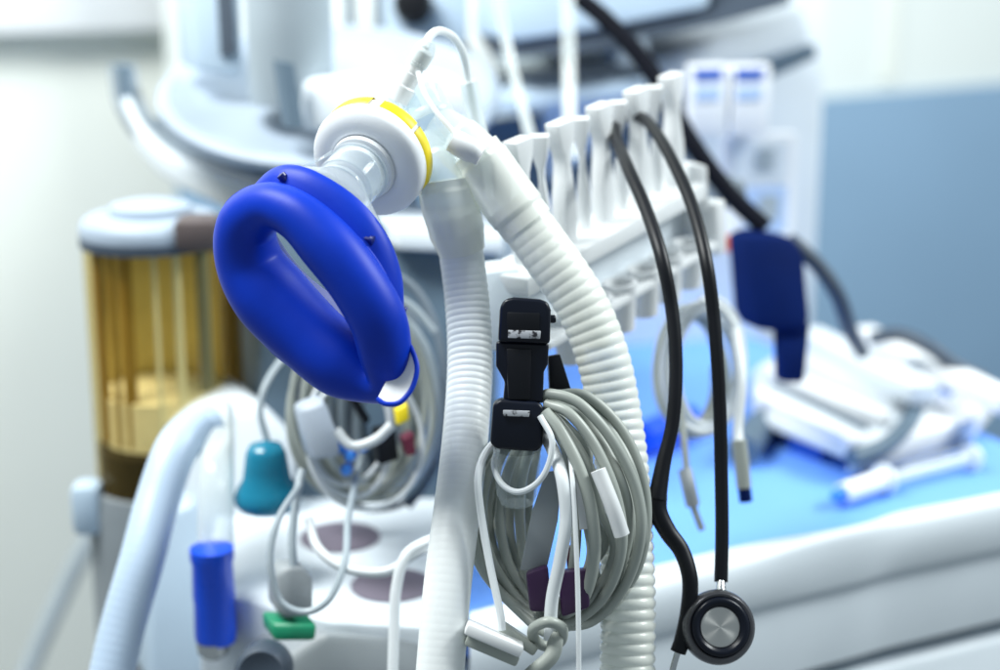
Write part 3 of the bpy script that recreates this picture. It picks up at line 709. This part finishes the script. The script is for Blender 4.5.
part(msk, 'dome', M['clear'], lambda b: loft(b, [shellring(t, o - .001, .0175) for t, o in sd]), sharp=80)
part(msk, 'inner_liner', M['paper'], lambda b: loft(b, [shellring(t, o - .0045, .0150, inset=.004) for t, o in sh]), sharp=80, label='pale inner face of the shell')  # pale colour stands in for light coming through the shell
SE = []
for p, r in zip(CP, CR):
    e_ = p - cen; e_ = (e_ - FWD * e_.dot(FWD)).normalized()
    SE.append(p + e_ * (r * .985) + FWD * r * .12)
part(msk, 'seam', M['mask'], lambda b: tube(b, SE, .0011, 8, closed=True), sharp=80)
part(msk, 'connector', M['clear'], lambda b: lathe(b, AP, AF, [(.0175, -.004), (.0178, .002), (.0172, .004), (.0168, .016), (.0178, .017), (.0178, .020), (.0158, .0205)], 40), sharp=50)
hookpos = [(286, 180), (384, 226), (410, 306)]
HR = shellring(.2, .0072, .0175)
for hx, hy in hookpos:
    p = min(HR, key=lambda v: (pix(v)[0] - hx) ** 2 + (pix(v)[1] - hy) ** 2)
    out = (p - AP); out = (out - AF * out.dot(AF)).normalized()
    part(msk, 'hook', M['mask_dark'], lambda b: [tube(b, [p - out * .006, p, p + out * .0035], .0019, 10), lathe(b, p + out * .003, out, [(.0, -.001), (.0028, 0), (.0028, .0018), (0, .0024)], 14)])
part(msk, 'hook_ring', M['clear'], lambda b: tube(b, path([(286, 176, .962), (300, 168, .965), (318, 160, .97), (332, 152, .98)]), .0009, 8))
# inflation flap at the lower end
lp = [(404, 338, .935), (412, 350, .930), (417, 368, .925), (412, 388, .922), (400, 402, .920), (386, 404, .920), (377, 399, .922)]
part(msk, 'inflation_loop', M['mask'], lambda b: tube(b, path(lp, 8), m2(2.6, .93), 10))
def flap(b):
    P = path(lp, 4); c = at(396, 362, .935)
    vs = [c - FWD * .001] + P; fs = [(0, i, i + 1) for i in range(1, len(P))]
    b.add(vs, fs); o = len(b.v)
    b.add([v + FWD * .0015 for v in vs], [tuple(reversed(f)) for f in fs])
part(msk, 'inflation_flap', M['filter'], flap)

# ================================================================== Y-PIECE AND SAMPLE LINE
yp = thing('tube_connector', 'clear branched tube connector between filter and the two hoses', 'connector', at(430, 140, 1.03))
fb = FC + AF * .030
part(yp, 'elbow', M['clear'], lambda b: tube(b, crom([fb, at(394, 116, 1.032), at(402, 100, 1.036), at(412, 92, 1.038), at(424, 100, 1.036)], 10), .0135, 28, cap=False), sharp=80)
part(yp, 'body', M['clear'], lambda b: tube(b, path([(414, 88, 1.036), (422, 108, 1.034), (434, 134, 1.03), (444, 160, 1.025)]), .0160, 28, cap=False), sharp=80)
part(yp, 'collar', M['milky'], lambda b: lathe(b, at(427, 120, 1.033), at(440, 150, 1.028) - at(420, 105, 1.034), [(.0172, -.003), (.0180, -.001), (.0180, .001), (.0172, .003)], 32))
part(yp, 'branch', M['milky'], lambda b: tube(b, path([(432, 140, 1.03), (440, 160, 1.025), (446, 190, 1.02)]), [.0150] * 12 + [.0160] * 13, 28, cap=False), sharp=60)
part(yp, 'branch', M['milky'], lambda b: tube(b, path([(436, 128, 1.03), (458, 142, 1.026), (482, 164, 1.022)]), [.0150] * 12 + [.0165] * 13, 28, cap=False), sharp=60)
part(yp, 'luer_port', M['plastic'], lambda b: lathe(b, at(396, 100, 1.022), at(424, 52, 1.015) - at(396, 100, 1.022), [(.0078, 0), (.0078, .010), (.0066, .011), (.0066, .019), (.0058, .0195), (.0056, .026), (.0066, .0265), (.0060, .034), (.0035, .036)], 24), sharp=40)
part(yp, 'test_port', M['plastic'], lambda b: lathe(b, at(452, 140, 1.0), at(484, 158, 1.0) - at(452, 140, 1.0), [(.0070, 0), (.0075, .004), (.0075, .014), (.0062, .016), (.0062, .020), (0, .0205)], 24))
part(yp, 'tether', M['plastic'], lambda b: tube(b, path([(418, 72, 1.012), (424, 92, 1.008), (438, 114, 1.004), (454, 132, 1.002), (462, 142, 1.0)]), .0016, 10))
sl = thing('sample_line', 'thin translucent gas sample line arching over the filter', 'tubing', at(424, 50, 1.015))
part(sl, 'luer_nut', M['milky'], lambda b: lathe(b, at(416, 66, 1.017), at(426, 48, 1.015) - at(416, 66, 1.017), [(.0066, 0), (.0070, .010), (.0058, .014), (.004, .017)], 20))
part(sl, 'line', M['hose'], lambda b: tube(b, path([(425, 48, 1.015), (430, 36, 1.02), (440, 31, 1.03), (454, 38, 1.05), (464, 56, 1.07), (469, 84, 1.08), (476, 120, 1.085), (485, 156, 1.085), (490, 200, 1.09)]), .0026, 12))
part(sl, 'sleeve', M['milky'], lambda b: tube(b, path([(468, 82, 1.08), (474, 110, 1.085), (482, 146, 1.085)]), .0058, 14))

# ================================================================== BREATHING HOSES
h1 = thing('breathing_hose', 'upright white ribbed hose hanging between mask and black clip', 'hose', at(447, 210, 1.02), 'corrugated hoses')
part(h1, 'tube', M['hose'], lambda b: hose(b, [(452, 215, 1.025), (459, 240, 1.03), (467, 300, 1.03), (470, 360, 1.02), (466, 430, 1.0), (457, 510, .975), (447, 590, .955), (437, 710, .94)], .0138, .00026, .0044, 32, mid=.27), sharp=80)
part(h1, 'cuff', M['cuffm'], lambda b: tube(b, path([(445, 180, 1.02), (449, 205, 1.022), (456, 228, 1.026), (462, 252, 1.03)]), lambda i, n: .0166 if i < n * .12 else (.0172 if i < n * .7 else .0172 - .003 * (i / n - .7) / .3), 32), sharp=50)
h2 = thing('breathing_hose', 'milky thick ribbed hose curving down past the rack to the right', 'hose', at(480, 160, 1.02), 'corrugated hoses')
part(h2, 'tube', M['hose_warm'], lambda b: hose(b, [(510, 203, 1.02), (545, 250, 1.02), (580, 302, 1.02), (602, 355, 1.02), (614, 410, 1.02), (622, 470, 1.015), (626, 540, 1.01), (628, 600, 1.005), (627, 710, 1.0)], .0162, .00075, .0066, 36), sharp=80)
part(h2, 'cuff', M['cuffm'], lambda b: tube(b, path([(474, 152, 1.02), (490, 174, 1.02), (510, 202, 1.02), (528, 226, 1.02)]), lambda i, n: .0168 if i < n * .15 else (.0178 if i < n * .8 else .0170), 36), sharp=50)

# ================================================================== STETHOSCOPE
st = thing('stethoscope', 'black stethoscope draped over the white rack, chestpiece hanging low', 'stethoscope', at(718, 625, 1.02))
s1 = [(640, 121, 1.195), (628, 116, 1.20), (616, 121, 1.185), (616, 138, 1.15), (628, 168, 1.10), (645, 207, 1.065), (661, 255, 1.035), (672, 310, 1.03), (676, 365, 1.025), (673, 420, 1.02), (663, 465, 1.015), (657, 500, 1.01)]
P1 = path(s1, 10)
part(st, 'tubing', M['black'], lambda b: tube(b, P1, lambda i, n: m2(6.9, 1.03) + (m2(2.5, 1.03) * max(0, (i / n - .86) / .14)), 18), sharp=80)
s1b = [(657, 494, 1.012), (658, 512, 1.01), (668, 532, 1.008), (682, 552, 1.005), (690, 580, 1.0), (688, 612, 1.0), (682, 640, 1.0), (678, 652, 1.0)]
part(st, 'ear_tube', M['black'], lambda b: tube(b, path(s1b, 10), lambda i, n: m2(10.5 - 2.4 * min(1, i / n * 2), 1.0), 18), sharp=80)
part(st, 'binaural', M['steel'], lambda b: tube(b, path([(679, 648, 1.0), (674, 664, 1.0), (668, 690, 1.0)]), m2(3.4, 1.0), 12))
s2 = [(628, 116, 1.20), (642, 118, 1.18), (655, 131, 1.15), (673, 162, 1.11), (692, 206, 1.07), (706, 260, 1.04), (714, 320, 1.035), (719, 390, 1.03), (721, 460, 1.025), (722, 530, 1.02), (721, 582, 1.015)]
part(st, 'tubing', M['black'], lambda b: tube(b, path(s2, 10), m2(6.8, 1.03), 18), sharp=80)
HC = at(718, 627, 1.0)
HA = camdir(.12, .16, -.98)
hp = part(st, 'chestpiece', M['darksteel'], lambda b: lathe(b, HC, HA, [(.0140, -.010), (.0200, -.008), (.0222, -.004), (.0225, .001), (.0214, .0050), (.0196, .0066), (.0180, .0060), (.0172, .0034)], 56), sharp=40)
part(hp, 'rim', M['blackp'], lambda b: lathe(b, HC, HA, [(.0172, .0034), (.0178, .0070), (.0160, .0088), (.0138, .0082), (.0120, .0048)], 56), sharp=70)
part(hp, 'diaphragm', M['brush'], lambda b: lathe(b, HC, HA, [(.0122, .0054), (.0116, .0060), (.0070, .0040), (.0036, .0022), (.0028, .0006), (0, .0006)], 48), sharp=70)
part(hp, 'stem', M['steel'], lambda b: tube(b, [at(721, 594, 1.008), at(721, 585, 1.012), at(721.5, 576, 1.016)], [m2(5.5, 1.01), m2(4.5, 1.01), m2(4.5, 1.01)], 16))

# ================================================================== BLACK CLIP AND GREY CABLE COIL
D = 0.97
clp = thing('cable_clip', 'glossy black hinged clip holding up the grey cable coil', 'clip', at(522, 380, D))
def cb_(b, pts, d0, depth): quadbox(b, pts, d0, depth, back=FWD)
part(clp, 'head', M['blackp'], lambda b: cb_(b, [(500, 306), (505, 299), (514, 297), (540, 299), (548, 302), (551, 310), (550, 344), (498, 342)], D - .012, .030), bevel=0.0022, seg=3)
part(clp, 'head_recess', M['black'], lambda b: cb_(b, [(507, 312), (540, 313), (539, 334), (506, 333)], D - .0132, .006), bevel=0.0008)
part(clp, 'label_strip', M['scuff_glint'], lambda b: cb_(b, [(508, 330), (541, 331), (540, 339), (508, 338)], D - .0138, .003), bevel=0.0004)
part(clp, 'body', M['blackp'], lambda b: cb_(b, [(496, 341), (549, 343), (548, 364), (544, 372), (543, 402), (529, 406), (503, 402), (505, 382), (496, 366)], D - .008, .024), bevel=0.0018, seg=3)
part(clp, 'lever', M['black'], lambda b: cb_(b, [(506, 348), (532, 349), (530, 400), (508, 400)], D - .0112, .008), bevel=0.0012)
part(clp, 'base', M['blackp'], lambda b: cb_(b, [(493, 404), (500, 399), (538, 402), (544, 407), (543, 446), (537, 452), (496, 449), (490, 443)], D - .012, .030), bevel=0.0024, seg=3)
part(clp, 'base_highlight', M['scuff_glint'], lambda b: cb_(b, [(503, 410), (530, 411), (529, 417), (503, 416)], D - .0138, .003), bevel=0.0004)  # silver strip painted as the highlight on the clip base
part(clp, 'pin', M['blackp'], lambda b: lathe(b, at(549, 319, D), RT, [(.0025, -.001), (.0025, .003), (.0018, .004), (0, .004)], 12))
one(lambda b: cb_(b, [(548, 356), (560, 354), (572, 392), (550, 396)], 1.0, .02), 'hook_plate', M['black'], 'small black plate behind the black clip', 'plate', bevel=0.001)
one(lambda b: lathe(b, at(517, 503, .985), MZ, [(.0095, 0), (.0120, .006), (.0138, .024), (.0142, .034)], 32), 'clear_sleeve', M['clear'], 'clear plastic sleeve under the base of the black clip', 'sleeve')

cc = thing('monitor_cable', 'thick grey monitor cable wound in a hanging coil beneath the black clip', 'cable', at(556, 500, 1.0), 'coiled cables')
def strand(b, pp, wpx, seg=12): tube(b, path(pp, 10), m2(wpx, .98), seg)
right = [
 [(540, 398, .97), (552, 394, .965), (580, 404, .96), (612, 440, .96), (636, 490, .965), (640, 540, .97), (622, 590, .98), (590, 622, .985), (552, 634, .985)],
 [(546, 404, .965), (570, 414, .957), (596, 448, .955), (616, 496, .955), (622, 545, .96), (608, 590, .97), (580, 618, .98), (548, 622, .985)],
 [(545, 412, .96), (560, 430, .955), (580, 470, .95), (592, 515, .95), (594, 560, .955), (582, 600, .965), (556, 618, .98), (530, 612, .985)],
 [(550, 396, .985), (586, 396, .985), (622, 430, .985), (643, 480, .985), (646, 530, .985), (634, 575, .99), (604, 612, 1.0), (560, 628, 1.0), (520, 610, 1.0)],
 [(556, 400, 1.0), (590, 410, 1.0), (612, 450, .995), (628, 500, .995), (630, 560, .995), (606, 604, 1.0), (570, 622, 1.0)],
 [(550, 420, .975), (566, 450, .97), (574, 490, .97), (576, 540, .97), (568, 590, .975), (545, 612, .98)],
]
for i, s in enumerate(right):
    part(cc, 'loop', M['cable'], lambda b: strand(b, s[:-1] + [((s[-1][0] + 548) / 2, 626, .972), (549, 633, .956)], 5.4 if i != 2 else 6.2), sharp=80)
right += [
 [(548, 402, 1.01), (576, 420, 1.01), (598, 460, 1.01), (606, 510, 1.01), (600, 560, 1.01), (582, 596, 1.01), (552, 616, 1.0)],
 [(546, 416, 1.0), (572, 448, 1.0), (586, 490, 1.0), (588, 540, 1.0), (578, 584, 1.0), (556, 608, .995)],
 [(552, 398, 1.015), (596, 402, 1.02), (628, 446, 1.02), (636, 500, 1.02), (624, 562, 1.02), (592, 606, 1.01), (550, 622, 1.0)],
 [(548, 410, 1.02), (580, 436, 1.02), (610, 486, 1.02), (614, 540, 1.02), (598, 590, 1.015), (566, 616, 1.0)],
]
left = [
 [(510, 440, 1.02), (494, 474, 1.02), (488, 516, 1.02), (500, 566, 1.01), (524, 600, 1.0)],
 [(528, 440, 1.02), (514, 480, 1.02), (510, 530, 1.02), (520, 572, 1.01), (544, 598, 1.0)],
 [(498, 450, 1.02), (478, 484, 1.02), (474, 530, 1.02), (492, 580, 1.01), (520, 612, 1.0)],
 [(538, 440, 1.02), (530, 486, 1.02), (528, 530, 1.02), (534, 574, 1.01), (550, 602, 1.0)],
 [(500, 440, .995), (482, 460, .99), (471, 500, .985), (476, 548, .985), (498, 590, .985), (530, 614, .985)],
 [(508, 446, 1.0), (490, 470, 1.0), (482, 510, .995), (490, 556, .99), (512, 592, .99), (540, 606, .985)],
 [(520, 440, 1.01), (506, 478, 1.005), (500, 520, 1.0), (508, 562, .995), (526, 592, .99), (548, 600, .985)],
 [(532, 440, 1.0), (522, 480, 1.0), (520, 524, 1.0), (526, 566, .995), (540, 590, .99)],
 [(492, 452, 1.01), (476, 480, 1.005), (467, 520, 1.0), (484, 572, .995), (516, 606, .99)],
]
for s in left:
    part(cc, 'loop', M['cable'], lambda b: strand(b, s[:-1] + [((s[-1][0] + 546) / 2, 622, .972), (548, 633, .956)], 5.2), sharp=80)
rn = random.Random(5)
for i, (a_, c_) in enumerate(((0, 1), (1, 2), (0, 3), (1, 5), (2, 5), (3, 4), (4, 6), (7, 8), (2, 6))):
    A1 = crom([Vector(p) for p in right[a_]], 6); A2 = crom([Vector(p) for p in right[c_]], 6)
    mix = []
    for t in range(8):
        p, q = A1[int(t / 7 * (len(A1) - 1))], A2[int(t / 7 * (len(A2) - 1))]
        m_ = p.lerp(q, rn.uniform(.3, .7)); mix.append((m_.x + rn.uniform(-3, 3), m_.y, m_.z + rn.uniform(.004, .02)))
    mix = mix[:-1] + [((mix[-1][0] + 548) / 2, 624, .98), (549, 633, .96)]
    part(cc, 'loop', M['cable'], lambda b: strand(b, mix, 4.2), sharp=80)
for i, (a_, c_) in enumerate(((0, 4), (1, 5), (2, 6), (3, 7), (4, 8))):
    A1 = crom([Vector(p) for p in left[a_]], 6); A2 = crom([Vector(p) for p in left[c_]], 6)
    mix = []
    for t in range(6):
        p, q = A1[int(t / 5 * (len(A1) - 1))], A2[int(t / 5 * (len(A2) - 1))]
        m_ = p.lerp(q, rn.uniform(.3, .7)); mix.append((m_.x + rn.uniform(-4, 4), m_.y, m_.z + rn.uniform(.006, .03)))
    mix = mix[:-1] + [((mix[-1][0] + 546) / 2, 622, .98), (548, 633, .96)]
    part(cc, 'loop', M['cable'], lambda b: strand(b, mix, 4.2), sharp=80)
part(cc, 'tail', M['cablew'], lambda b: strand(b, [(540, 428, .985), (552, 448, .965), (562, 478, .948), (566, 520, .945), (560, 560, .945), (552, 600, .945), (550, 640, .945)], 6.5), sharp=80)
# the knot gathering the coil at its foot
def knot(b):
    tube(b, crom([at(534, 628, .942), at(548, 622, .934), at(562, 628, .940), at(560, 642, .952), at(545, 646, .955), at(534, 638, .95)], 8, closed=True), m2(5.5, .95), 12, closed=True)
    tube(b, path([(556, 634, .945), (552, 655, .94), (534, 672, .94), (514, 690, .94)]), m2(8, .95), 12)
part(cc, 'knot', M['cable'], knot, sharp=80)
part(cc, 'flat_strip', M['grey'], lambda b: cb_(b, [(546, 472), (562, 470), (558, 520), (546, 572), (520, 570), (532, 512)], .975, .003), bevel=0.0006, label='flat grey strip inside the coil')
part(cc, 'white_sleeve', M['plastic'], lambda b: [cb_(b, [(576, 478), (588, 480), (594, 528), (580, 530)], .958, .006), tube(b, path([(598, 470, .945), (612, 505, .944), (622, 535, .946)]), m2(8, .95), 12)], bevel=0.0)
lw = thing('lead_wire', 'thin white wire hanging straight down in front of the cable coil', 'wire', at(576, 480, .945))
part(lw, 'wire', M['cablew'], lambda b: tube(b, path([(564, 428, .995), (569, 450, .965), (572, 474, .948), (575, 520, .942), (578, 600, .938), (579, 700, .935)]), m2(2.6, .94), 10))
one(lambda b: tube(b, path([(496, 440, .992), (484, 456, .97), (478, 480, .955), (482, 520, .95), (490, 565, .945), (500, 612, .94), (502, 630, .94)]), m2(4, .95), 10), 'lead_wire', M['cablew'], 'white wire down the outer left side of the cable coil', 'wire', 'white wires')
tagw = one(lambda b: tube(b, path([(540, 416, .955), (552, 440, .95), (548, 466, .95), (536, 484, .952), (518, 492, .955), (502, 484, .965), (494, 466, .98), (498, 446, .995)]), m2(3.2, .95), 10), 'lead_wire', M['cablew'], 'short white wire hooked round the right of the clip base', 'wire', 'white wires')
lw['group'] = 'white wires'
one(lambda b: [cb_(b, [(526, 574), (548, 566), (552, 612), (530, 612)], .958, .014), cb_(b, [(558, 572), (588, 570), (590, 608), (562, 618)], .958, .014)], 'purple_connector', M['purple'], 'dark purple connectors caught inside the foot of the coil', 'connector', bevel=0.002)
one(lambda b: cb_(b, [(566, 548), (576, 546), (580, 572), (568, 574)], .982, .01), 'red_connector', M['maroon'], 'small dark red connector above the purple ones', 'connector', bevel=0.001)
pb = thing('probe_clip', 'white finger probe clip dangling at the foot of the cable coil', 'probe', at(500, 640, .94))
def slab(b, p0, p1, w0, d, th):
    a = at(p0[0], p0[1], d); c = at(p1[0], p1[1], d); X = (c - a).normalized(); Y = FWD.cross(X).normalized()
    box(b, (a + c) / 2, X, FWD, Y, (c - a).length, th, w0)
part(pb, 'jaw', M['plastic'], lambda b: slab(b, (466, 626), (522, 650), m2(12, .94), .938, .018), bevel=0.0016)
part(pb, 'jaw', M['cable'], lambda b: slab(b, (466, 638), (518, 660), m2(11, .94), .945, .014), bevel=0.0014)
part(pb, 'jaw', M['cable'], lambda b: slab(b, (500, 626), (536, 650), m2(11, .94), .952, .014), bevel=0.0014)
